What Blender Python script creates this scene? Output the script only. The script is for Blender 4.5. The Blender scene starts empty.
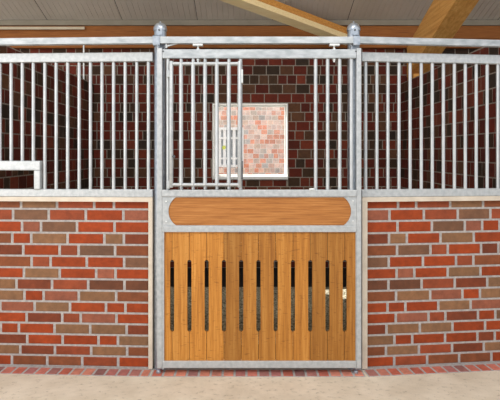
import bpy, bmesh, math, random
from mathutils import Vector
random.seed(7)
C = bpy.context.scene.collection
PI = math.pi

# ------------------------------------------------------------------ camera geometry
F, VX, VY, CAMD, CAMH = 560.0, 247.0, 152.0, 4.0, 1.543
def X(px, y=0.0): return (px - VX) * (CAMD + y) / F
def Z(py, y=0.0): return CAMH + (VY - py) * (CAMD + y) / F

# ------------------------------------------------------------------ helpers
def link(name, me, mats, parent=None):
    o = bpy.data.objects.new(name, me)
    for m in (mats if isinstance(mats, (list, tuple)) else [mats]):
        me.materials.append(m)
    C.objects.link(o)
    if parent is not None: o.parent = parent
    return o
def obj(name, bm, mats, parent=None, smooth=False, bevel=0.0, seg=2):
    me = bpy.data.meshes.new(name)
    bmesh.ops.recalc_face_normals(bm, faces=bm.faces)
    if smooth:
        for f in bm.faces: f.smooth = True
    bm.to_mesh(me); bm.free()
    o = link(name, me, mats, parent)
    if smooth:
        try: me.set_sharp_from_angle(angle=math.radians(40))
        except Exception: pass
    if bevel > 0:
        md = o.modifiers.new('bevel', 'BEVEL'); md.width = bevel; md.segments = seg
        md.limit_method = 'ANGLE'; md.angle_limit = math.radians(50)
    return o
def tag(o, label, cat, group=None):
    o['label'] = label; o['category'] = cat
    if group: o['group'] = group
    return o
def thing(name, label, cat, loc=(0, 0, 0), rz=0.0, group=None):
    o = bpy.data.objects.new(name, None); C.objects.link(o)
    o.empty_display_size = 0.1
    o.location = loc; o.rotation_euler = (0, 0, rz)
    return tag(o, label, cat, group)
def struct(o): o['kind'] = 'structure'; return o
def box(bm, x0, x1, y0, y1, z0, z1, mi=0):
    vs = [bm.verts.new((x, y, z)) for z in (z0, z1) for y in (y0, y1) for x in (x0, x1)]
    fs = []
    for idx in ((0, 2, 3, 1), (4, 5, 7, 6), (0, 1, 5, 4), (2, 6, 7, 3), (0, 4, 6, 2), (1, 3, 7, 5)):
        f = bm.faces.new([vs[i] for i in idx]); f.material_index = mi; fs.append(f)
    return fs
def obox(bm, a, b, w, h, up=(0, 0, 1)):
    """box from a to b, width w sideways, height h downward from the line"""
    a, b = Vector(a), Vector(b); d = (b - a).normalized()
    s = d.cross(Vector(up)).normalized(); u = s.cross(d).normalized()
    r = []
    for p in (a, b):
        for (i, j) in ((-1, 0), (1, 0), (1, -1), (-1, -1)):
            r.append(bm.verts.new(p + s * (i * w / 2) + u * (j * h)))
    for idx in ((0, 1, 2, 3), (7, 6, 5, 4), (0, 4, 5, 1), (1, 5, 6, 2), (2, 6, 7, 3), (3, 7, 4, 0)):
        bm.faces.new([r[i] for i in idx])
def tube(bm, a, b, r0, r1=None, n=14, cap=True):
    a, b = Vector(a), Vector(b); r1 = r0 if r1 is None else r1
    d = (b - a).normalized()
    s = d.cross(Vector((0, 1, 0)) if abs(d.y) < .9 else Vector((1, 0, 0))).normalized(); u = d.cross(s)
    A = [bm.verts.new(a + (s * math.cos(2 * PI * i / n) + u * math.sin(2 * PI * i / n)) * r0) for i in range(n)]
    B = [bm.verts.new(b + (s * math.cos(2 * PI * i / n) + u * math.sin(2 * PI * i / n)) * r1) for i in range(n)]
    for i in range(n):
        bm.faces.new((A[i], A[(i + 1) % n], B[(i + 1) % n], B[i]))
    if cap:
        bm.faces.new(A[::-1]); bm.faces.new(B)
def lathe(bm, cx, cy, prof, n=28):
    rings = []
    for r, z in prof:
        if r < 1e-5: rings.append([bm.verts.new((cx, cy, z))])
        else: rings.append([bm.verts.new((cx + r * math.cos(2 * PI * i / n), cy + r * math.sin(2 * PI * i / n), z)) for i in range(n)])
    for k in range(len(rings) - 1):
        A, B = rings[k], rings[k + 1]
        for i in range(n):
            j = (i + 1) % n
            if len(A) == 1 and len(B) > 1: bm.faces.new((A[0], B[i], B[j]))
            elif len(B) == 1 and len(A) > 1: bm.faces.new((A[i], A[j], B[0]))
            elif len(A) > 1: bm.faces.new((A[i], A[j], B[j], B[i]))
    if len(rings[0]) > 1: bm.faces.new(rings[0][::-1])
    if len(rings[-1]) > 1: bm.faces.new(rings[-1])
def prism(bm, pts, y0, y1, mi=0):
    """polygon in x,z extruded from y0 (front) to y1"""
    A = [bm.verts.new((x, y0, z)) for x, z in pts]; B = [bm.verts.new((x, y1, z)) for x, z in pts]
    n = len(pts)
    bm.faces.new(A).material_index = mi; bm.faces.new(B[::-1]).material_index = mi
    for i in range(n):
        bm.faces.new((A[i], B[i], B[(i + 1) % n], A[(i + 1) % n])).material_index = mi

# ------------------------------------------------------------------ materials
def srgb(r, g, b):
    f = lambda c: (c / 255 / 12.92) if c / 255 <= .04045 else ((c / 255 + .055) / 1.055) ** 2.4
    return (f(r), f(g), f(b), 1)
def new_mat(name, rough=.6, metal=0.0, spec=.5):
    m = bpy.data.materials.new(name); m.use_nodes = True
    nt = m.node_tree; b = nt.nodes['Principled BSDF']
    b.inputs['Roughness'].default_value = rough; b.inputs['Metallic'].default_value = metal
    b.inputs['Specular IOR Level'].default_value = spec
    return m, nt, b
def coords(nt, scale=(1, 1, 1), kind='Object'):
    t = nt.nodes.new('ShaderNodeTexCoord'); mp = nt.nodes.new('ShaderNodeMapping')
    mp.inputs['Scale'].default_value = scale
    nt.links.new(t.outputs[kind], mp.inputs['Vector'])
    return mp.outputs['Vector']
def noise(nt, vec, scale, detail=4, rough=.55):
    n = nt.nodes.new('ShaderNodeTexNoise'); n.inputs['Scale'].default_value = scale
    n.inputs['Detail'].default_value = detail; n.inputs['Roughness'].default_value = rough
    nt.links.new(vec, n.inputs['Vector']); return n.outputs['Fac']
def ramp(nt, fac, stops):
    r = nt.nodes.new('ShaderNodeValToRGB'); e = r.color_ramp.elements
    while len(e) < len(stops): e.new(.5)
    for k, (p, c) in enumerate(stops): e[k].position = p; e[k].color = c
    nt.links.new(fac, r.inputs['Fac']); return r.outputs['Color']
def mixc(nt, fac, a, b, mode='MIX'):
    m = nt.nodes.new('ShaderNodeMix'); m.data_type = 'RGBA'; m.blend_type = mode
    for s, v in ((0, fac), (6, a), (7, b)):
        if isinstance(v, (int, float, tuple)): m.inputs[s].default_value = v
        else: nt.links.new(v, m.inputs[s])
    return m.outputs[2]
def bump(nt, b, h, strength=.3, dist=.01):
    n = nt.nodes.new('ShaderNodeBump'); n.inputs['Strength'].default_value = strength
    n.inputs['Distance'].default_value = dist
    nt.links.new(h, n.inputs['Height']); nt.links.new(n.outputs['Normal'], b.inputs['Normal'])
def mottled(name, c0, c1, scale=8, rough=.6, metal=0.0, spec=.5, stretch=(1, 1, 1), bmp=0.0, lo=.3, hi=.7):
    m, nt, b = new_mat(name, rough, metal, spec)
    f = noise(nt, coords(nt, stretch), scale)
    nt.links.new(ramp(nt, f, [(lo, c0), (hi, c1)]), b.inputs['Base Color'])
    if bmp: bump(nt, b, f, bmp)
    return m
def brick_mat(name, rough=.75):
    m, nt, b = new_mat(name, rough, 0, .3)
    a = nt.nodes.new('ShaderNodeAttribute'); a.attribute_name = 'tone'
    v = coords(nt)
    f = noise(nt, v, 22, 5, .7)
    g = noise(nt, v, 7, 2)
    k = ramp(nt, f, [(.25, (.72, .72, .72, 1)), (.75, (1.22, 1.2, 1.2, 1))])
    k2 = ramp(nt, g, [(.3, (.85, .86, .9, 1)), (.7, (1.12, 1.1, 1.08, 1))])
    c = mixc(nt, 1.0, a.outputs['Color'], k, 'MULTIPLY'); c = mixc(nt, 1.0, c, k2, 'MULTIPLY')
    nt.links.new(c, b.inputs['Base Color']); bump(nt, b, f, .35, .006)
    return m
def wood_mat(name, c_lo, c_mid, c_hi, axis='z', fleck=True, rough=.5, per_obj=.16):
    m, nt, b = new_mat(name, rough, 0, .35)
    st = {'z': (60, 60, 2.2), 'x': (4.5, 60, 105), 'y': (30, 1.2, 30)}[axis]
    v = coords(nt, st)
    oi = nt.nodes.new('ShaderNodeObjectInfo')
    add = nt.nodes.new('ShaderNodeVectorMath'); add.operation = 'ADD'
    mul = nt.nodes.new('ShaderNodeVectorMath'); mul.operation = 'SCALE'; mul.inputs['Scale'].default_value = 37.0
    cmb = nt.nodes.new('ShaderNodeCombineXYZ')
    for s in ('X', 'Y', 'Z'): nt.links.new(oi.outputs['Random'], cmb.inputs[s])
    nt.links.new(cmb.outputs[0], mul.inputs[0]); nt.links.new(v, add.inputs[0]); nt.links.new(mul.outputs[0], add.inputs[1])
    f = noise(nt, add.outputs[0], 1.0, 5, .65)
    c = ramp(nt, f, [(.25, c_lo), (.5, c_mid), (.78, c_hi)])
    if fleck:
        st2 = {'z': (26, 26, 120), 'x': (120, 26, 26), 'y': (26, 120, 26)}[axis]
        v2 = coords(nt, st2)
        f2 = noise(nt, v2, 1.0, 2, .5)
        k = ramp(nt, f2, [(.29, (.5, .42, .34, 1)), (.38, (1, 1, 1, 1))])
        c = mixc(nt, .65, c, k, 'MULTIPLY')
    r = ramp(nt, oi.outputs['Random'], [(0, (1 - per_obj,) * 3 + (1,)), (1, (1 + per_obj * .6,) * 3 + (1,))])
    c = mixc(nt, 1.0, c, r, 'MULTIPLY')
    nt.links.new(c, b.inputs['Base Color']); bump(nt, b, f, .15, .003)
    return m

M_galv = mottled('galvanised_steel', srgb(170, 175, 178), srgb(196, 199, 201), 34, .42, .3, .5, bmp=.04)
M_galv_rail = mottled('galvanised_rail_spangle', srgb(150, 157, 161), srgb(196, 200, 203), 30, .4, .35, .5, stretch=(.35, 1, 1))
M_post = mottled('galvanised_post_steel', srgb(150, 160, 172), srgb(192, 199, 208), 34, .3, .75, .5)
M_bar = mottled('galvanised_bar', srgb(184, 188, 191), srgb(203, 206, 207), 12, .36, .45, .5)
M_edge = mottled('warm_galvanised_edging', srgb(200, 187, 170), srgb(222, 210, 193), 9, .5, .1, .4)  # beige warmth is the floor's reflection put into the steel colour
M_darksteel = mottled('dark_steel', srgb(70, 74, 78), srgb(110, 112, 114), 20, .5, .5)
M_zinc = mottled('bright_zinc', srgb(210, 214, 214), srgb(240, 242, 240), 30, .3, .3)
M_brick = brick_mat('front_brick')
M_brick_in = brick_mat('stable_brick', .8)
M_mortar = mottled('front_mortar', srgb(152, 147, 145), srgb(184, 178, 174), 40, .9, 0, .2, bmp=.2)
M_mortar_in = mottled('stable_mortar', srgb(128, 118, 108), srgb(160, 150, 138), 30, .9, 0, .2)
M_mortar_out = mottled('outside_mortar', srgb(246, 236, 230), srgb(250, 243, 238), 30, .9, 0, .2)  # lightened with the facade bricks; outdoor overexposure put into the colour
M_plank = wood_mat('bamboo_plank', srgb(142, 86, 30), srgb(184, 121, 48), srgb(214, 154, 78), 'z', per_obj=.3)
M_board = wood_mat('bamboo_board', srgb(128, 76, 32), srgb(168, 108, 52), srgb(194, 136, 76), 'x', False)
M_beam = wood_mat('spruce_plate', srgb(122, 70, 25), srgb(154, 92, 37), srgb(176, 112, 52), 'x', False, .65, .05)
M_rafter = wood_mat('spruce_rafter', srgb(186, 128, 62), srgb(216, 158, 84), srgb(236, 188, 116), 'y', True, .65, .05)
M_brace = wood_mat('spruce_brace', srgb(172, 110, 48), srgb(204, 142, 68), srgb(230, 180, 104), 'x', False, .65, .05)
M_underside = wood_mat('bright_underside_wood', srgb(226, 196, 138), srgb(242, 218, 166), srgb(250, 232, 190), 'x', False, .6, .02)
M_trim = mottled('cream_trim', srgb(190, 176, 150), srgb(206, 194, 170), 6, .7)
M_trimgrey = mottled('grey_beige_trim', srgb(132, 124, 108), srgb(146, 138, 122), 6, .7)
M_white = mottled('white_frame', srgb(232, 232, 228), srgb(246, 246, 243), 10, .45)
M_outwhite = mottled('outside_white_paint', srgb(250, 251, 252), srgb(253, 254, 255), 10, .5)
M_roof = mottled('roof_liner', srgb(196, 188, 176), srgb(214, 207, 196), 1.3, .55, 0, .4)
M_seam = mottled('roof_seam', srgb(60, 56, 50), srgb(76, 70, 62), 5, .8)

# concrete floor
m, nt, b = new_mat('concrete_floor', .85, 0, .25)
v = coords(nt)
f1 = noise(nt, v, 3.2, 6, .65); f2 = noise(nt, v, 26, 4, .7)
c = ramp(nt, f1, [(.3, srgb(196, 181, 160)), (.7, srgb(222, 209, 190))])
k = ramp(nt, f2, [(.30, (.6, .58, .55, 1)), (.42, (1, 1, 1, 1)), (.8, (1.06, 1.05, 1.04, 1))])
nt.links.new(mixc(nt, 1.0, c, k, 'MULTIPLY'), b.inputs['Base Color']); bump(nt, b, f2, .2, .006)
M_floor = m
# bedding: grey-olive shavings
m, nt, b = new_mat('shavings_bedding', .95, 0, .1)
v = coords(nt, (1, .6, 1))
f1 = noise(nt, v, 55, 4, .75); f2 = noise(nt, v, 5, 3)
c = ramp(nt, f1, [(.33, srgb(62, 60, 50)), (.5, srgb(158, 153, 134)), (.66, srgb(232, 226, 204))])
k = ramp(nt, f2, [(.3, (.75, .76, .76, 1)), (.7, (1.1, 1.08, 1.0, 1))])
nt.links.new(mixc(nt, 1.0, c, k, 'MULTIPLY'), b.inputs['Base Color']); bump(nt, b, f1, .8, .02)
M_bed = m
M_floor_shade = mottled('stall_floor_shade', srgb(24, 23, 22), srgb(40, 38, 36), 40, .9, 0, .2)  # near-black tone puts the shade at the stall's back into the floor colour
M_ground = mottled('outside_paving', srgb(210, 206, 198), srgb(228, 224, 216), 3, .9)
M_yellow = mottled('yellow_paint', srgb(215, 225, 90), srgb(228, 236, 120), 10, .5)
M_outpane = mottled('outside_pale_pane', srgb(214, 222, 228), srgb(224, 230, 234), 3, .9)  # even pale blue-grey of the pane in the building opposite
# clear pane
m = bpy.data.materials.new('window_glass'); m.use_nodes = True; nt = m.node_tree; nt.nodes.clear()
o_ = nt.nodes.new('ShaderNodeOutputMaterial'); mx = nt.nodes.new('ShaderNodeMixShader')
tr = nt.nodes.new('ShaderNodeBsdfTransparent'); gl = nt.nodes.new('ShaderNodeBsdfGlossy')
gl.inputs['Roughness'].default_value = .03; mx.inputs[0].default_value = .03
nt.links.new(tr.outputs[0], mx.inputs[1]); nt.links.new(gl.outputs[0], mx.inputs[2]); nt.links.new(mx.outputs[0], o_.inputs[0])
M_glass = m

# ------------------------------------------------------------------ brickwork
def jitter(c, a=.10):
    k = 1 + random.uniform(-a, a); h = random.uniform(-a * .4, a * .4)
    return (min(c[0] * k * (1 + h), 1), min(c[1] * k, 1), min(c[2] * k * (1 - h), 1), 1)
class Bricks:
    """mortar slabs (slot 0) plus every brick (slot 1) in one wall mesh; axis map turns (s, d, z) into x, y, z; d grows out of the wall"""
    def __init__(self, fmap):
        self.bm = bmesh.new(); self.lay = self.bm.loops.layers.float_color.new('tone'); self.f = fmap
    def slab(self, s0, s1, d0, d1, z0, z1):
        vs = [self.bm.verts.new(self.f(s, d, z)) for z in (z0, z1) for d in (d0, d1) for s in (s0, s1)]
        for idx in ((0, 2, 3, 1), (4, 5, 7, 6), (0, 1, 5, 4), (2, 6, 7, 3), (0, 4, 6, 2), (1, 3, 7, 5)):
            fc = self.bm.faces.new([vs[i] for i in idx])
            for lp in fc.loops: lp[self.lay] = (.3, .3, .3, 1)
    def brick(self, s0, s1, z0, z1, d0, d1, col, ch=.004):
        if s1 - s0 < .012 or z1 - z0 < .012: return
        A = [self.bm.verts.new(self.f(s, d0, z)) for s, z in ((s0, z0), (s1, z0), (s1, z1), (s0, z1))]
        B = [self.bm.verts.new(self.f(s, d1 - ch, z)) for s, z in ((s0, z0), (s1, z0), (s1, z1), (s0, z1))]
        D = [self.bm.verts.new(self.f(s, d1, z)) for s, z in ((s0 + ch, z0 + ch), (s1 - ch, z0 + ch), (s1 - ch, z1 - ch), (s0 + ch, z1 - ch))]
        fs = [self.bm.faces.new(D)]
        for i in range(4):
            j = (i + 1) % 4
            fs.append(self.bm.faces.new((A[i], A[j], B[j], B[i]))); fs.append(self.bm.faces.new((B[i], B[j], D[j], D[i])))
        for fc in fs:
            fc.material_index = 1
            for lp in fc.loops: lp[self.lay] = col
    def done(self, name, mats, parent=None): return obj(name, self.bm, mats, parent)

PAL = {'O': srgb(150, 62, 25), 'R': srgb(144, 70, 42), 'P': srgb(146, 86, 64), 'r': srgb(130, 74, 45),
       'd': srgb(122, 60, 36), 'B': srgb(134, 97, 68), 'b': srgb(117, 83, 62), 'D': srgb(106, 65, 45)}
ROWY = [197.5, 209.5, 221.5, 233.5, 245.2, 257.0, 268.8, 280.0, 291.5, 302.9, 313.9, 324.8, 335.9, 346.8, 357.3, 368.2]
ROWS = [([20.8, 56.8, 94.0, 113.8], 'rBROO'), ([12.8, 48.5, 85.6, 123.2], 'RbROP'), ([21.8, 40.8, 76.8, 114.4], 'OPbOO'),
        ([31, 67.4, 104.2, 123.7], 'OBOBd'), ([23, 59.4, 78.4, 114.9], 'dORbr'), ([31.4, 50.4, 86.6, 124], 'rROOb'),
        ([23.7, 59.5, 96, 115.4], 'OBOPO'), ([16.2, 51.8, 88, 124.3], 'BdRDD'), ([24.2, 43.4, 78.6, 116], 'BOPBr'),
        ([0, 34.4, 69.8, 105.8, 125.3], 'rPBOOO'), ([26.4, 62, 80.5, 116.3], 'OdRPO'), ([0.5, 18.6, 54.3, 90, 126.5], 'ROOBBd'),
        ([27, 62.4, 98.3, 117.8], 'dOOOB'), ([20, 54.7, 91, 127], 'BdRBr'), ([11.7, 47, 82, 118], 'OrrRO')]

# wings: the two fixed fronts either side of the door, each turned back a little from the door line
class Wing:
    def __init__(self, px, deg): self.x0 = X(px); self.a = math.radians(deg)
    def loc(self, px, py, off=0.0):
        a = (px - VX) / F; s, c = math.sin(self.a), math.cos(self.a)
        t = (off + CAMD * c - s * self.x0) / (c - a * s)
        return ((a * t - self.x0) * c + (t - CAMD) * s, CAMH + (VY - py) / F * t)
    def x(self, px, off=0.0): return self.loc(px, 0, off)[0]
    def world(self, lx, ly, z):
        s, c = math.sin(self.a), math.cos(self.a)
        return (self.x0 + lx * c - ly * s, lx * s + ly * c, z)
LW, RW = Wing(153.5, -2.9), Wing(361.5, 6.6)

def front_wall(W, name, side):
    bk = Bricks(lambda s, d, z: (s, -d, z))
    end = W.x(150.0 if side < 0 else 365.0)
    far = -1.55 if side < 0 else 1.40
    s0, s1 = min(end, far), max(end, far)
    zt = Z(199)
    bk.slab(s0, s1, -.17, -.004, 0, zt)
    j = .0072; jv = .0095
    for k, (joints, cols) in enumerate(ROWS):
        us = [149.5] + list(reversed(joints)); cs = list(reversed(cols))
        u = joints[0]
        while len(us) < 12:
            u -= 36 if random.random() > .25 else 19
            us.append(u)
        while len(cs) < len(us): cs.append(random.choice('OORrBbdPO'))
        if side < 0: xs = [W.x(u_) for u_ in us]
        else: xs = [W.x(365.6 + (149.5 - u_) * .915) for u_ in us]
        z1, z0 = Z(ROWY[k]), Z(ROWY[k + 1])
        if k == 0: z1 = zt
        for i in range(len(xs) - 1):
            a, b_ = sorted((xs[i], xs[i + 1]))
            if b_ < s0 or a > s1: continue
            a, b_ = max(a, s0 - j), min(b_, s1 + j)
            bk.brick(a + jv, b_ - jv, z0 + j, z1 - (j if k else .002), -.02, .0, jitter(PAL[cs[i]]))
    o = bk.done(name, [M_mortar, M_brick])
    o.location = (W.x0, 0, 0); o.rotation_euler = (0, 0, W.a)
    return struct(o)
front_wall(LW, 'wall_front_left', -1)
front_wall(RW, 'wall_front_right', 1)

# brick-on-edge threshold strip in three runs
TPAL = [srgb(192, 114, 97), srgb(182, 99, 80), srgb(161, 108, 99), srgb(197, 125, 103), srgb(142, 97, 91), srgb(173, 110, 103)]
def strip(name, s0, s1, loc, rz, pitch=.0825, d=.157):
    bk = Bricks(lambda s, dd, z: (s, z - d, dd))
    bk.slab(s0, s1, -.05, .0015, 0, d)
    s = s0
    while s < s1 - .01:
        e = min(s + pitch, s1)
        bk.brick(s + .0075, e - .0075, .007, .116, -.02, .004, jitter(random.choice(TPAL)), .003)
        s = e
    o = bk.done(name, [M_mortar, M_brick]); o.location = loc; o.rotation_euler = (0, 0, rz)
    return struct(o)
strip('trim_1', LW.x0 + .004, RW.x0 - .004, (0, 0, 0), 0)
strip('trim_2', -1.55, 0, (LW.x0, 0, 0), LW.a)
strip('trim_3', 0, 1.40, (RW.x0, 0, 0), RW.a)

# ------------------------------------------------------------------ the shell behind
SW, SD = 2.04, 3.46                     # half width and depth of the stall
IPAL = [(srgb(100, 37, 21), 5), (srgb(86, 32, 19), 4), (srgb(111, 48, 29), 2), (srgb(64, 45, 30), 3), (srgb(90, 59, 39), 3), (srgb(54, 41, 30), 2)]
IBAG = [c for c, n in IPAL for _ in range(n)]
def inner_bricks(bk, s0, s1, z0, z1, hole=None, pitch_z=.124, d1=.003, bag=IBAG, L=.1805, S=.125, zoff=0.0):
    j = .0055; z = z0 + zoff; row = 0
    while z < z1 - .01:
        zt = min(z + pitch_z, z1); zb = max(z, z0)
        s = s0 - random.choice((0, .5)) * L if row % 2 else s0 - random.uniform(.0, .03)
        mixed = row % 3 == 2
        while s < s1 - .005:
            e = s + (S if mixed and random.random() < .75 or random.random() < .06 else L)
            a, b_ = max(s, s0), min(e, s1)
            if s1 - b_ < .02: b_ = s1
            col = jitter(random.choice(bag), .14)
            segs = [(a, b_, zb, zt)]
            if hole:
                h0, h1, g0, g1 = hole
                if zt > g0 and zb < g1 and b_ > h0 and a < h1:
                    segs = []
                    if a < h0: segs.append((a, h0, zb, zt))
                    if b_ > h1: segs.append((h1, b_, zb, zt))
                    lo, hi = max(a, h0), min(b_, h1)
                    if zb < g0: segs.append((lo, hi, zb, g0))
                    if zt > g1: segs.append((lo, hi, g1, zt))
            for (p, q, y0, y1) in segs:
                bk.brick(p + j, q - j, y0 + j, y1 - j, -.01, d1, col, .003)
            s = e if b_ < s1 else s1
        z = zt; row += 1

# back wall with the window hole
yB = SD
WX0, WX1, WZ0, WZ1 = X(212.5, yB), X(287.8, yB), Z(179.8, yB), Z(103.5, yB)
RZ = lambda y: 3.24 + .318 * (SD - y)     # underside of the roof
bk = Bricks(lambda s, d, z: (s, SD - d, z))
top = 3.30
for r in ((-7, WX0, 0, top), (WX1, 7, 0, top), (WX0, WX1, 0, WZ0), (WX0, WX1, WZ1, top)):
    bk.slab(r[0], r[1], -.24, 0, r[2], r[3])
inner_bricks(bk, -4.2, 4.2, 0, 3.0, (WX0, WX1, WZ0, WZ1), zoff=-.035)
struct(bk.done('wall_back', [M_mortar_in, M_brick_in]))
# side partitions
for sgn, nm in ((-1, 'wall_left'), (1, 'wall_right')):
    bk = Bricks(lambda s, d, z, g=sgn: (g * (SW - d), s, z))
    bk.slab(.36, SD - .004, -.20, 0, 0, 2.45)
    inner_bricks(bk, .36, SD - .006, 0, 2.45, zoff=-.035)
    struct(bk.done(nm, [M_mortar_in, M_brick_in]))

# floors
bm = bmesh.new(); box(bm, -7, 7, -6, 0.0, -.1, -.001)
struct(obj('floor', bm, M_floor))
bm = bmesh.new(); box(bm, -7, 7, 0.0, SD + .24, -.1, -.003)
g = struct(obj('floor_stall', bm, M_floor_shade))
bm = bmesh.new(); box(bm, -12, 12, SD + .24, 16, -.12, -.02)
struct(obj('ground', bm, M_ground))

# bedding: one uneven spread of shavings over the front part of the stall
bm = bmesh.new()
nx, ny = 120, 70
def bed_z(x, y):
    e = 2.28 + .05 * math.sin(x * 5.1) + .03 * math.sin(x * 13 + 1)
    fall = max(0.0, min(1.0, (e - y) / .22))
    h = .055 * fall ** .6
    return .001 + h + (.012 * math.sin(x * 9 + y * 4) * math.sin(y * 11 - x * 3) + random.uniform(-.006, .006)) * fall
g = [[bm.verts.new((-1.97 + 3.94 * i / nx, .32 + 2.08 * k / ny, 0)) for i in range(nx + 1)] for k in range(ny + 1)]
for k in range(ny + 1):
    for i in range(nx + 1):
        v = g[k][i]; v.co.z = bed_z(v.co.x, v.co.y)
for k in range(ny):
    for i in range(nx): bm.faces.new((g[k][i], g[k][i + 1], g[k + 1][i + 1], g[k + 1][i]))
o = obj('bedding', bm, M_bed, smooth=True)
tag(o, 'grey shavings bedding spread over the stall floor behind the door', 'bedding'); o['kind'] = 'stuff'

# roof liner: ribbed sheets with seams
bm = bmesh.new()
yF, yR = -.9, SD + .6
def strip_face(x0, z0, x1, z1, mi=0):
    vs = [bm.verts.new((x0, yF, RZ(yF) + z0)), bm.verts.new((x1, yF, RZ(yF) + z1)), bm.verts.new((x1, yR, RZ(yR) + z1)), bm.verts.new((x0, yR, RZ(yR) + z0))]
    bm.faces.new(vs).material_index = mi
p = .985 / 14; x = .33 - .985 * 7
while x < 7:
    strip_face(x, .0, x + .008, .0, 1)
    xx = x + .008; w = (.985 - .008) / 14
    for i in range(14):
        strip_face(xx, 0, xx + w * .8, 0); strip_face(xx + w * .8, 0, xx + w * .9, .006); strip_face(xx + w * .9, .006, xx + w, 0)
        xx += w
    x += .985
for q in ((-6.565, 7.22),):
    vs = [bm.verts.new((q[0], yF, RZ(yF) + .1)), bm.verts.new((q[1], yF, RZ(yF) + .1)), bm.verts.new((q[1], yR, RZ(yR) + .1)), bm.verts.new((q[0], yR, RZ(yR) + .1))]
    bm.faces.new(vs)
struct(obj('ceiling', bm, [M_roof, M_seam]))

# timbers
yb = SD - .10
bm = bmesh.new(); box(bm, -6.5, 6.5, yb, SD, Z(38.5, yb), Z(25.8, yb) )
box(bm, -6.5, 6.5, yb + .012, SD, Z(47.5, yb), Z(38.7, yb))
o = obj('wall_plate', bm, M_beam)
tag(o, 'long horizontal brown timber wall plate along the top of the back wall', 'beam')
bm = bmesh.new(); box(bm, -6.5, 6.5, yb - .03, yb + .05, Z(25.8, yb) + .002, Z(20.5, yb))
struct(obj('trim_4', bm, M_trimgrey))
bm = bmesh.new(); box(bm, -6.5, X(84.5, yb - .05), yb - .055, yb - .032, Z(29.4, yb - .05), Z(26.8, yb - .05))
struct(obj('trim_5', bm, M_trim))
bm = bmesh.new()
rx0, rx1 = 2.10, 2.34
vs = []
for yy in (yF + .1, SD - .1005):
    for xx_, dz in ((rx0, -.35), (rx1, -.35), (rx1, -.75), (rx0, -.75)): vs.append(bm.verts.new((xx_, yy, RZ(yy) + dz)))
for idx in ((0, 1, 2, 3), (7, 6, 5, 4), (0, 4, 5, 1), (1, 5, 6, 2), (2, 6, 7, 3), (3, 7, 4, 0)): bm.faces.new([vs[i] for i in idx])
o = obj('rafter', bm, M_rafter, bevel=.006)
bm = bmesh.new(); box(bm, 2.105, 2.235, 3.08, 3.34, 2.451, 2.535); obj('bearing_block', bm, M_brace, o)
tag(o, 'thick pale timber rafter sloping down to the back wall at upper right', 'beam')
# diagonal brace under the roof
bm = bmesh.new()
def pt(px, py):     # point on the plane .02 under the roof
    a = (px - VX) / F; s = (VY - py) / F
    t = (3.03 + .318 * (SD + CAMD) - CAMH) / (s + .318)
    return Vector((a * t, t - CAMD, CAMH + s * t))
A, B = pt(349, 32), pt(262, -1)
d = (B - A).normalized(); B = A + d * 3.6
n = Vector((0, .318, 1)).normalized()
obox(bm, A, B, .13, .095, up=n)
o = obj('diagonal_brace', bm, M_brace, bevel=.004)
br_ = o
bm = bmesh.new(); dn = -n * .0955; obox(bm, A + dn, B + dn, .14, .075, up=n)  # added strip; the brace's lit underside is put into its pale colour
q_ = obj('bright_underside_strip', bm, M_underside, br_, bevel=.003); q_['label'] = 'pale strip giving the brace its bright underside'
tag(o, 'slanting timber brace with pale underside crossing below the roof at top centre', 'beam')
# pale rod standing on the left partition
bm = bmesh.new(); tube(bm, (-2.07, 3.10, 2.45), (-2.07, 3.10, 2.93), .011)
o = obj('upright_rod', bm, M_zinc, smooth=True)
tag(o, 'thin pale upright rod on top of the left partition near the back corner', 'rod')

# back window
w = bpy.data.objects.new('window_1', None); C.objects.link(w); w.location = (0, SD, 0); struct(w)
def frame_bm(x0, x1, z0, z1, t, y0, y1, tb=None):
    bm = bmesh.new(); tb = tb or t
    box(bm, x0, x0 + t, y0, y1, z0, z1); box(bm, x1 - t, x1, y0, y1, z0, z1)
    box(bm, x0 + t, x1 - t, y0, y1, z0, z0 + tb); box(bm, x0 + t, x1 - t, y0, y1, z1 - t, z1)
    return bm
obj('window_frame', frame_bm(WX0 + .011, WX1 - .011, WZ0 + .046, WZ1 - .011, .020, .17, .22), M_white, w)
obj('reveal_lining', frame_bm(WX0, WX1, WZ0, WZ1, .010, -.010, .235), M_white, w)
bm = bmesh.new(); box(bm, WX0 + .0, WX1 - .0, -.035, .235, WZ0 + .0105, WZ0 + .0455)
obj('window_sill', bm, M_white, w)
bm = bmesh.new(); box(bm, WX0 + .032, WX1 - .032, .192, .197, WZ0 + .067, WZ1 - .032)
obj('window_pane', bm, M_glass, w)

# the building across the yard
YO = 10.6
b0 = thing('outside_building', 'brick building, overexposed daylight put into its pale colours, with a barred white window, outside the back window', 'building', (0, YO, 0))
bk = Bricks(lambda s, d, z: (s, -d, z))
OPAL = [srgb(240, 182, 160), srgb(236, 164, 138), srgb(242, 206, 190), srgb(228, 204, 188), srgb(244, 220, 208), srgb(204, 194, 186), srgb(238, 172, 146), srgb(244, 214, 200)]  # brick tones lifted so the colour itself carries the overexposed daylight
fx0, fx1, fz0, fz1 = X(196, YO), X(243.5, YO), Z(167, YO), Z(127.5, YO)
ins = fz0
for r in ((-4.5, fx0, -.02, 5.2), (fx1, 4.5, -.02, 5.2), (fx0, fx1, -.02, fz0), (fx0, fx1, fz1, 5.2)): bk.slab(r[0], r[1], -.3, 0, r[2], r[3])
inner_bricks(bk, -2.6, 2.6, 0, 4.6, (fx0, fx1, fz0, fz1), pitch_z=.125, bag=OPAL, L=.166, S=.125)
bk.done('brick_wall', [M_mortar_out, M_brick_in], b0)
fr = obj('window_frame', frame_bm(fx0, fx1, fz0, fz1, .06, -.02, .10), M_outwhite, b0)
bm = bmesh.new(); box(bm, fx0, fx1, .16, .20, fz0, fz1); obj('window_pane', bm, M_outpane, b0)
n = 9
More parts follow.
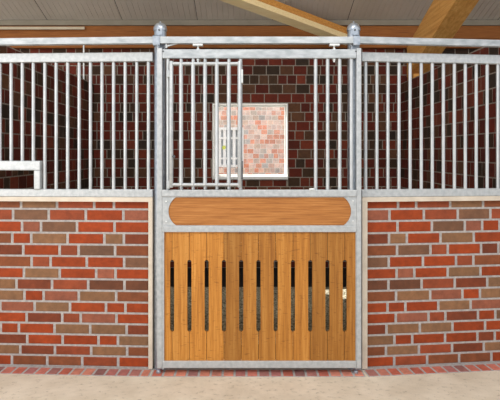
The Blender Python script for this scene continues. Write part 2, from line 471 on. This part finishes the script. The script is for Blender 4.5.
for i in range(n):
    xx = fx0 + .06 + (fx1 - fx0 - .12) * (i + .5) / n
    bm = bmesh.new(); box(bm, xx - .038, xx + .038, .02, .05, fz0 + .06, fz1 - .06)
    obj('window_bar', bm, M_outwhite, fr)
bm = bmesh.new(); box(bm, fx0 + .06, fx1 - .06, .0, .018, fz1 - .30, fz1 - .25); box(bm, fx0 + .06, fx1 - .06, .0, .018, fz0 + .2, fz0 + .25)
obj('cross_rail', bm, M_outwhite, fr)
bm = bmesh.new(); lathe(bm, 0, 0, [(.05, -.004), (.05, .004)], 16)
bmesh.ops.rotate(bm, verts=bm.verts, cent=(0, 0, 0), matrix=__import__('mathutils').Matrix.Rotation(PI / 2, 3, 'X'))
bmesh.ops.translate(bm, verts=bm.verts, vec=(X(224, YO), -.008, Z(147.5, YO)))
obj('yellow_disc', bm, M_yellow, fr)['label'] = 'small yellow disc on the window bars'

# ------------------------------------------------------------------ fixed grille panels
BAR_R = .0122
def bar(parent, x, z0, z1, y=0.0, r=BAR_R, mat=None, name='bar'):
    bm = bmesh.new(); tube(bm, (x, y, z0), (x, y, z1), r, n=16)
    return obj(name, bm, mat or M_bar, parent, smooth=True)
def grille(W, side, label, bars_px):
    t = thing('grille_panel', label, 'stable panel', (W.x0, 0, 0), W.a, 'fixed stable front panels')
    near = W.x(152.6 if side < 0 else 362.0, -.03); far = -1.56 if side < 0 else 1.41
    s0, s1 = min(near, far), max(near, far)
    zt1, zt0 = Z(52.0, -.03), Z(61.2, -.03)
    zm1, zm0 = Z(189.6, -.03), Z(197.2, -.03)
    bm = bmesh.new(); box(bm, s0, s1, -.032, .02, zt0, zt1); obj('top_rail', bm, M_galv, t, bevel=.004)
    bm = bmesh.new(); box(bm, s0, s1, -.030, .02, zm0, zm1); obj('middle_rail', bm, M_galv, t, bevel=.004)
    # edging profile round the brick infill
    e0 = W.x(148.4 if side < 0 else 367.4, -.03)
    a, b_ = sorted((near, e0)); ze = Z(202.0, -.03)
    bm = bmesh.new(); box(bm, s0, s1, -.034, .02, ze, zm0 - .001)
    box(bm, a, b_, -.034, .02, .005, ze)
    obj('edging', bm, M_edge, t, bevel=.002)
    bm = bmesh.new(); xa = near + side * .004
    if side < 0: box(bm, near - .020, near, -.028, .02, zm1, zt0)
    hx = W.x(40.6, -.045) if side < 0 else None
    hz = Z(160.8, -.045)
    for px in bars_px:
        x = W.x(px, -.008)
        z0 = zm1
        if side < 0 and px < 39: z0 = Z(161.2, -.008)
        bar(t, x, z0 - .004, zt0 + .004, -.008)
    bm.free()
    return t, s0, s1, zm1
LB = [-11.3, 0, 11.2, 22.4, 33.4, 44.9, 56.2, 67.7, 79.2, 90.5, 102, 113.6, 125.2, 136.8, 148.5]
RB = [365.6, 376.8, 387.8, 398.9, 410, 421.2, 432.2, 443.3, 454.3, 465.2, 476.1, 487, 497.8, 508.6]
LP, ls0, ls1, lzm = grille(LW, -1, 'barred galvanised panel left of the door, with a feeding hatch frame', LB)
RP, rs0, rs1, rzm = grille(RW, 1, 'barred galvanised panel right of the door, bars all full height', RB)
# feeding opening in the left panel
hx1 = LW.x(40.3, -.04); hxi = LW.x(34.0, -.04); hx0 = hx1 - .62
hz1, hzi, hz0 = Z(160.9, -.04), Z(170.6, -.04), lzm
bm = bmesh.new()
box(bm, hx0, hx1, -.045, .02, hzi, hz1); box(bm, hxi, hx1, -.045, .02, hz0, hzi); box(bm, hx0, hx0 + (hx1 - hxi), -.045, .02, hz0, hzi)
fh = obj('feed_opening_frame', bm, M_galv, LP, bevel=.005)
bm = bmesh.new(); box(bm, hx0 + .01, hxi, -.049, -.0455, hzi + .010, hzi + .016)
obj('frame_lip', bm, M_galv, fh)

# ------------------------------------------------------------------ posts
def post(px, label):
    x = X(px)
    t = thing('post', label, 'post', (x, 0, 0), 0, 'round door posts')
    r = .0435
    bm = bmesh.new(); lathe(bm, 0, 0, [(r, .0), (r, Z(29.5))]); obj('post_tube', bm, M_post, t, smooth=True)
    zc = Z(29.5)
    R_ = .0485
    prof = [(r, zc - .012), (R_, zc - .010), (R_, zc)] + [(R_ * math.cos(a * PI / 24), zc + R_ * math.sin(a * PI / 24)) for a in range(1, 12)]
    prof += [(.006, zc + R_), (.006, zc + R_ + .006), (.003, zc + R_ + .010), (0, zc + R_ + .010)]
    bm = bmesh.new(); lathe(bm, 0, 0, prof); obj('dome_cap', bm, M_post, t, smooth=True)
    # bracket that carries the rail: plate with two screws
    sx = -1 if px < 250 else 1
    bm = bmesh.new()
    w2 = .022
    prism(bm, [(-w2, Z(36.3)), (w2, Z(36.3)), (w2 * .75, Z(30)), (w2 * .3, Z(28)), (-w2 * .3, Z(28)), (-w2 * .75, Z(30))], -r - .007, -r + .012)
    br = obj('bracket_plate', bm, M_post, t, bevel=.002)
    bm = bmesh.new(); tube(bm, (0, -r - .004, Z(31.5)), (0, -r - .012, Z(31.5)), .0075, n=6); obj('bolt', bm, M_darksteel, br)
    return t
post(160.3, 'round galvanised post with dome cap at the left edge of the door')
post(353.6, 'round galvanised post with dome cap at the right edge of the door')

# ------------------------------------------------------------------ hanging track
YT = -.085
tw = .024
zt1, zt0 = Z(37.2, YT), Z(43.9, YT)
pathx = [LW.world(-1.56, YT, 0), (LW.x0 - .01, YT, 0), (RW.x0 + .01, YT, 0), RW.world(1.41, YT, 0)]
cs = [(-tw, zt1), (tw, zt1), (tw, zt0), (.008, zt0), (.008, zt0 + .005), (tw - .004, zt0 + .005), (tw - .004, zt1 - .004), (-tw + .004, zt1 - .004), (-tw + .004, zt0 + .005), (-.008, zt0 + .005), (-.008, zt0), (-tw, zt0)]
bm = bmesh.new()
rings = [[bm.verts.new((p_[0], p_[1] + dy, z)) for dy, z in cs] for p_ in pathx]
for k in range(3):
    for i in range(len(cs)):
        j = (i + 1) % len(cs); bm.faces.new((rings[k][i], rings[k][j], rings[k + 1][j], rings[k + 1][i]))
bm.faces.new(rings[0]); bm.faces.new(rings[-1][::-1])
trk = obj('track_rail', bm, M_galv_rail, bevel=.007, seg=3)
tag(trk, 'long horizontal galvanised sliding door track running across above the bars', 'rail')
for px0, px1 in ((153.4, 160.6), (352.6, 359.2)):
    bm = bmesh.new(); a, b_ = X(px0, YT), X(px1, YT)
    box(bm, a, b_, YT - tw - .006, YT - tw - .0005, zt0 - .012, zt1 + .008); box(bm, a, b_, YT - tw - .006, -.0475, zt1 + .0005, zt1 + .008); box(bm, a, b_, YT - tw - .006, -.0475, zt0 - .014, zt0 - .006)
    obj('rail_clamp', bm, M_post, trk, bevel=.003)
bm = bmesh.new()
a = (X(166.5, YT), YT - .005, Z(46.5, YT)); b_ = (X(183.5, YT), YT - .005, Z(41.8, YT))
tube(bm, a, b_, .0065, n=10); tube(bm, (a[0], YT - .005, Z(44, YT)), (a[0], YT - .005, Z(48.3, YT)), .008, n=10)
obj('stop_lever', bm, M_galv, trk, smooth=True)

# ------------------------------------------------------------------ the sliding door
YD = -.085; d0, d1 = YD - .022, YD + .018     # front, back
def dx(px, y=None): return X(px, d0 if y is None else y)
def dz(py, y=None): return Z(py, d0 if y is None else y)
DX = dx(259.3)
door = thing('sliding_door', 'sliding stable door of bamboo planks and galvanised bars, centre of the front', 'door', (DX, YD, 0))
class Sh:      # put meshes into the door's own space
    pass
def dobj(name, bm, mats, parent=None, **k):
    if parent is None or parent is door: bmesh.ops.translate(bm, verts=bm.verts, vec=(-DX, -YD, 0)); parent = door
    else: bmesh.ops.translate(bm, verts=bm.verts, vec=(-DX, -YD, 0))
    return obj(name, bm, mats, parent, **k)
zb = dz(369.2)
for a, b_ in ((157.0, 162.2), (356.6, 361.4)):
    bm = bmesh.new(); box(bm, dx(a), dx(b_), d0 - .002, d1, zb + .004, dz(48.0)); dobj('stile', bm, M_galv, bevel=.004)
bm = bmesh.new(); box(bm, dx(162.3), dx(356.5), d0, d1, dz(58.2), dz(49.2)); tr_ = dobj('top_rail', bm, M_galv_rail, bevel=.004)
for px in (163.2, 355.9):
    bm = bmesh.new(); tube(bm, (dx(px), d0 + .004, dz(51.3)), (dx(px), d0 - .003, dz(51.3)), .006, n=10); dobj('plug', bm, M_darksteel, tr_, smooth=True)
# steel plate with the stadium-shaped board
px0, px1, py0, py1 = 162.3, 356.5, 190.0, 226.0
bx0, bx1, bz1, bz0 = dx(168.4), dx(351.2), dz(197.2), dz(225.4)
def stadium(x0, x1, z0, z1, n=12, bulge=.052):
    zc, hz = (z0 + z1) / 2, (z1 - z0) / 2
    R = (hz * hz + bulge * bulge) / (2 * bulge); th = math.asin(min(1, hz / R))
    pts = []
    for i in range(n + 1):
        a = th - 2 * th * i / n
        pts.append((x1 - R + R * math.cos(a), zc + R * math.sin(a)))
    for i in range(n + 1):
        a = -th + 2 * th * i / n
        pts.append((x0 + R - R * math.cos(a), zc + R * math.sin(a)))
    return pts
st = stadium(bx0, bx1, bz0, bz1)
bm = bmesh.new()
yf, yk = d0 + .000, d0 + .006
fr_ = [bm.verts.new((x_, yf, z_)) for x_, z_ in st]; bk_ = [bm.verts.new((x_, yk + .004, z_)) for x_, z_ in st]
n = len(st)
for i in range(n): bm.faces.new((fr_[i], fr_[(i + 1) % n], bk_[(i + 1) % n], bk_[i]))
cr = [bm.verts.new((x_, yf, z_)) for x_, z_ in ((dx(px1), dz(py0)), (dx(px1), dz(py1)), (dx(px0), dz(py1)), (dx(px0), dz(py0)))]
h = n // 2
bm.faces.new([cr[0]] + fr_[0:h][::1] + [cr[1]]) if False else None
# right end: corners cr0 (top right), cr1 (bottom right); fr_[0..h-1] runs top->bottom on the right
bm.faces.new([cr[0], cr[1]] + fr_[0:h][::-1])
bm.faces.new([cr[1], cr[2], fr_[h], fr_[h - 1]])
bm.faces.new([cr[2], cr[3]] + fr_[h:n][::-1])
bm.faces.new([cr[3], cr[0], fr_[0], fr_[n - 1]])
dobj('steel_plate', bm, M_galv)
bm = bmesh.new(); prism(bm, st, d0 + .008, d1 - .003); bd = dobj('bamboo_board', bm, M_board); bd['label'] = 'horizontal bamboo board with rounded ends'
for px, py in ((166.2, 201.5), (166.2, 221.8), (353.2, 201.2), (353.2, 221.2)):
    bm = bmesh.new(); bmesh.ops.create_uvsphere(bm, u_segments=12, v_segments=6, radius=.0065)
    bmesh.ops.scale(bm, verts=bm.verts, vec=(1, .5, 1)); bmesh.ops.translate(bm, verts=bm.verts, vec=(dx(px), d0 - .001, dz(py)))
    dobj('rivet', bm, M_zinc, smooth=True)
bm = bmesh.new(); box(bm, dx(162.3), dx(356.5), d0 - .010, d1, dz(196.4), dz(189.8))
dobj('sill_rail', bm, M_galv, bevel=.003)
bm = bmesh.new(); box(bm, dx(162.3), dx(356.5), d0 - .008, d1, dz(232.0), dz(226.2))
dobj('middle_rail', bm, M_galv, bevel=.003)
# lower frame
bm = bmesh.new()
box(bm, dx(162.3), dx(164.2), d0 - .004, d1, zb, dz(232.2)); box(bm, dx(355.7), dx(356.5), d0 - .004, d1, zb, dz(232.2))
dobj('inner_frame', bm, M_galv, bevel=.002)
bm = bmesh.new(); box(bm, dx(162.3), dx(356.5), d0 - .006, d1, dz(368.0), dz(361.0)); dobj('bottom_rail', bm, M_galv, bevel=.004)
# planks with half slots in their edges
slots = [172.1 + 17.27 * k for k in range(11)]
yp = d0 + .008
edges = [dx(163.7, yp)] + [dx(s, yp) for s in slots] + [dx(356.0, yp)]
sw = .0145; sz1, sz0 = dz(260.0, yp), dz(331.8, yp); pz1, pz0 = dz(231.4, yp), dz(361.6, yp)
for k in range(12):
    g = .0014
    a, b_ = edges[k] + (g if k else 0), edges[k + 1] - (g if k < 11 else 0)
    pts = [(a, pz0), (b_, pz0)]
    if k < 11:
        c_ = edges[k + 1]
        for i in range(7):
            th = PI / 2 * i / 6; pts.append((min(c_ - sw * math.sin(th), b_), sz0 + sw - sw * math.cos(th)))
        for i in range(7):
            th = PI / 2 * (1 - i / 6); pts.append((min(c_ - sw * math.sin(th), b_), sz1 - sw + sw * math.cos(th)))
    pts += [(b_, pz1), (a, pz1)]
    if k > 0:
        c_ = edges[k]
        for i in range(7):
            th = PI / 2 * i / 6; pts.append((max(c_ + sw * math.sin(th), a), sz1 - sw + sw * math.cos(th)))
        for i in range(7):
            th = PI / 2 * (1 - i / 6); pts.append((max(c_ + sw * math.sin(th), a), sz0 + sw - sw * math.cos(th)))
    q = [pts[0]]
    for p_ in pts[1:]:
        if abs(p_[0] - q[-1][0]) + abs(p_[1] - q[-1][1]) > 1e-6: q.append(p_)
    bm = bmesh.new(); prism(bm, q, yp, yp + .022); dobj('plank', bm, M_plank)
# fixed bars of the door
yb_ = YD + .002
for px in (168.0, 181.3, 193.3, 205.2, 217.0, 229.0, 240.6, 315.6, 327.6, 339.6, 351.4):
    bm = bmesh.new(); xx = X(px, yb_)
    tube(bm, (xx, yb_, dz(190.0) - .003), (xx, yb_, dz(58.0) + .003), .0128, n=16); dobj('bar', bm, M_bar, smooth=True)
bm = bmesh.new(); box(bm, dx(309.2), dx(314.4), d0 - .014, d0 + .014, dz(190.2), dz(188.2)); dobj('hatch_catch', bm, M_zinc, bevel=.002)
# hatch, folded back over the bars on the left
yh = d0 - .026
hz_t, hz_b = Z(63.6, yh), Z(184.6, yh)
hl, hr = X(171.2, yh), X(239.6, yh)
bm = bmesh.new()
for x_ in (hl, hr):
    lathe(bm, x_, yh, [(0, hz_b - .022), (.010, hz_b - .021), (.0142, hz_b - .016), (.0142, hz_t + .012), (.010, hz_t + .018), (0, hz_t + .019)], 16)
hatch = dobj('hatch', bm, M_galv, smooth=True); hatch['label'] = 'barred hatch swung open over the left bars'
for z_ in (hz_t, hz_b):
    bm = bmesh.new(); tube(bm, (hl, yh, z_), (hr, yh, z_), .0112, n=16); dobj('cross_rail', bm, M_galv, hatch, smooth=True)
for px in (181.0, 193.0, 205.0, 216.8, 228.8):
    bm = bmesh.new(); xx = X(px, yh); tube(bm, (xx, yh, hz_b - .004), (xx, yh, hz_t + .004), .0138, n=16)
    dobj('hatch_bar', bm, M_bar, hatch, smooth=True)
for za, zc in ((69.5, 83.0), (161, 179)):
    bm = bmesh.new(); box(bm, X(240.8, yh), X(243.0, yh), yh - .008, d1 - .02, Z(zc, yh), Z(za, yh))
    dobj('hinge', bm, M_zinc if za < 100 else M_darksteel, hatch, bevel=.002)
for za, zc in ((70.5, 77.0), (181, 188.5)):
    bm = bmesh.new(); box(bm, X(166.6, yh), X(169.6, yh), yh - .006, YD, Z(zc, yh), Z(za, yh))
    dobj('retaining_clip', bm, M_galv, hatch, bevel=.002)
bm = bmesh.new(); tube(bm, (X(174, yh), yh - .008, Z(156.5, yh)), (X(174, yh), yh - .022, Z(156.5, yh)), .010, n=12)
dobj('latch_pin', bm, M_darksteel, hatch, smooth=True)
# roller hangers
for px in (198.0, 334.2):
    xx = dx(px, YT)
    bm = bmesh.new(); box(bm, xx - .035, xx + .035, YT - .026, YT + .02, Z(46.3, YT), zt0 - .002)
    hg = dobj('hanger_block', bm, M_zinc, bevel=.003)
    bm = bmesh.new(); tube(bm, (xx, YT, Z(62.2, YT)), (xx, YT, Z(45, YT)), .0065, n=10)
    lathe(bm, xx, YT, [(.012, dz(49.3)), (.012, dz(48.2))], 6); lathe(bm, xx, YT, [(.011, Z(60.6, YT)), (.011, Z(58.6, YT))], 6)
    dobj('hanger_bolt', bm, M_zinc, hg, smooth=True)

# floor guides for the door
def guide(px, label, r, h):
    y = -.095; x = X(px, y)
    bm = bmesh.new(); lathe(bm, x, y, [(r * 1.15, .004), (r * 1.15, .010), (r, .012), (r, h * .8), (r * .75, h), (0, h)], 18)
    o = obj('floor_guide', bm, M_post, smooth=True); return tag(o, label, 'door guide', 'door floor guides')
guide(158.6, 'small round metal floor guide at the foot of the left door edge', .016, .0205)
guide(355.6, 'small round metal floor guide under the right door corner', .016, .0195)

# ------------------------------------------------------------------ light
def area(name, loc, target, size, size_y, energy, col=(1, 1, 1)):
    l = bpy.data.lights.new(name, 'AREA'); l.shape = 'RECTANGLE'; l.size = size; l.size_y = size_y; l.energy = energy; l.color = col
    o = bpy.data.objects.new(name, l); C.objects.link(o); o.location = loc
    o.rotation_euler = (Vector(target) - Vector(loc)).to_track_quat('-Z', 'Y').to_euler(); return o
area('aisle_light', (-.2, -4.6, 5.4), (0, 0, 1.0), 5.0, 2.0, 225, (1, .97, .92))
area('ceiling_fill', (-4.6, -5.0, 2.0), (.8, 2.6, 3.7), 1.2, .8, 105, (1, .96, .9))  # added fill, no lamp known here; brightens ceiling and rafter
s = bpy.data.lights.new('sun', 'SUN'); s.energy = 12; s.angle = .009; s.color = (1, .96, .9)
so = bpy.data.objects.new('sun', s); C.objects.link(so)
so.rotation_euler = Vector((.775, -1.10, -1.16)).to_track_quat('-Z', 'Y').to_euler()

wd = bpy.data.worlds.new('sky'); bpy.context.scene.world = wd; wd.use_nodes = True
bg = wd.node_tree.nodes['Background']; bg.inputs['Color'].default_value = (.93, .96, 1.0, 1); bg.inputs['Strength'].default_value = .85

cam = bpy.data.cameras.new('camera'); co = bpy.data.objects.new('camera', cam); C.objects.link(co)
co.location = (0, -CAMD, CAMH); co.rotation_euler = (PI / 2, 0, 0)
cam.sensor_width = 36; cam.lens = 36 * F / 500
cam.shift_x = (250 - VX) / 500; cam.shift_y = -(200 - VY) / 500
cam.clip_start = .05
bpy.context.scene.camera = co
sc = bpy.context.scene
sc.view_settings.view_transform = 'Standard'; sc.view_settings.look = 'None'; sc.view_settings.exposure = 0
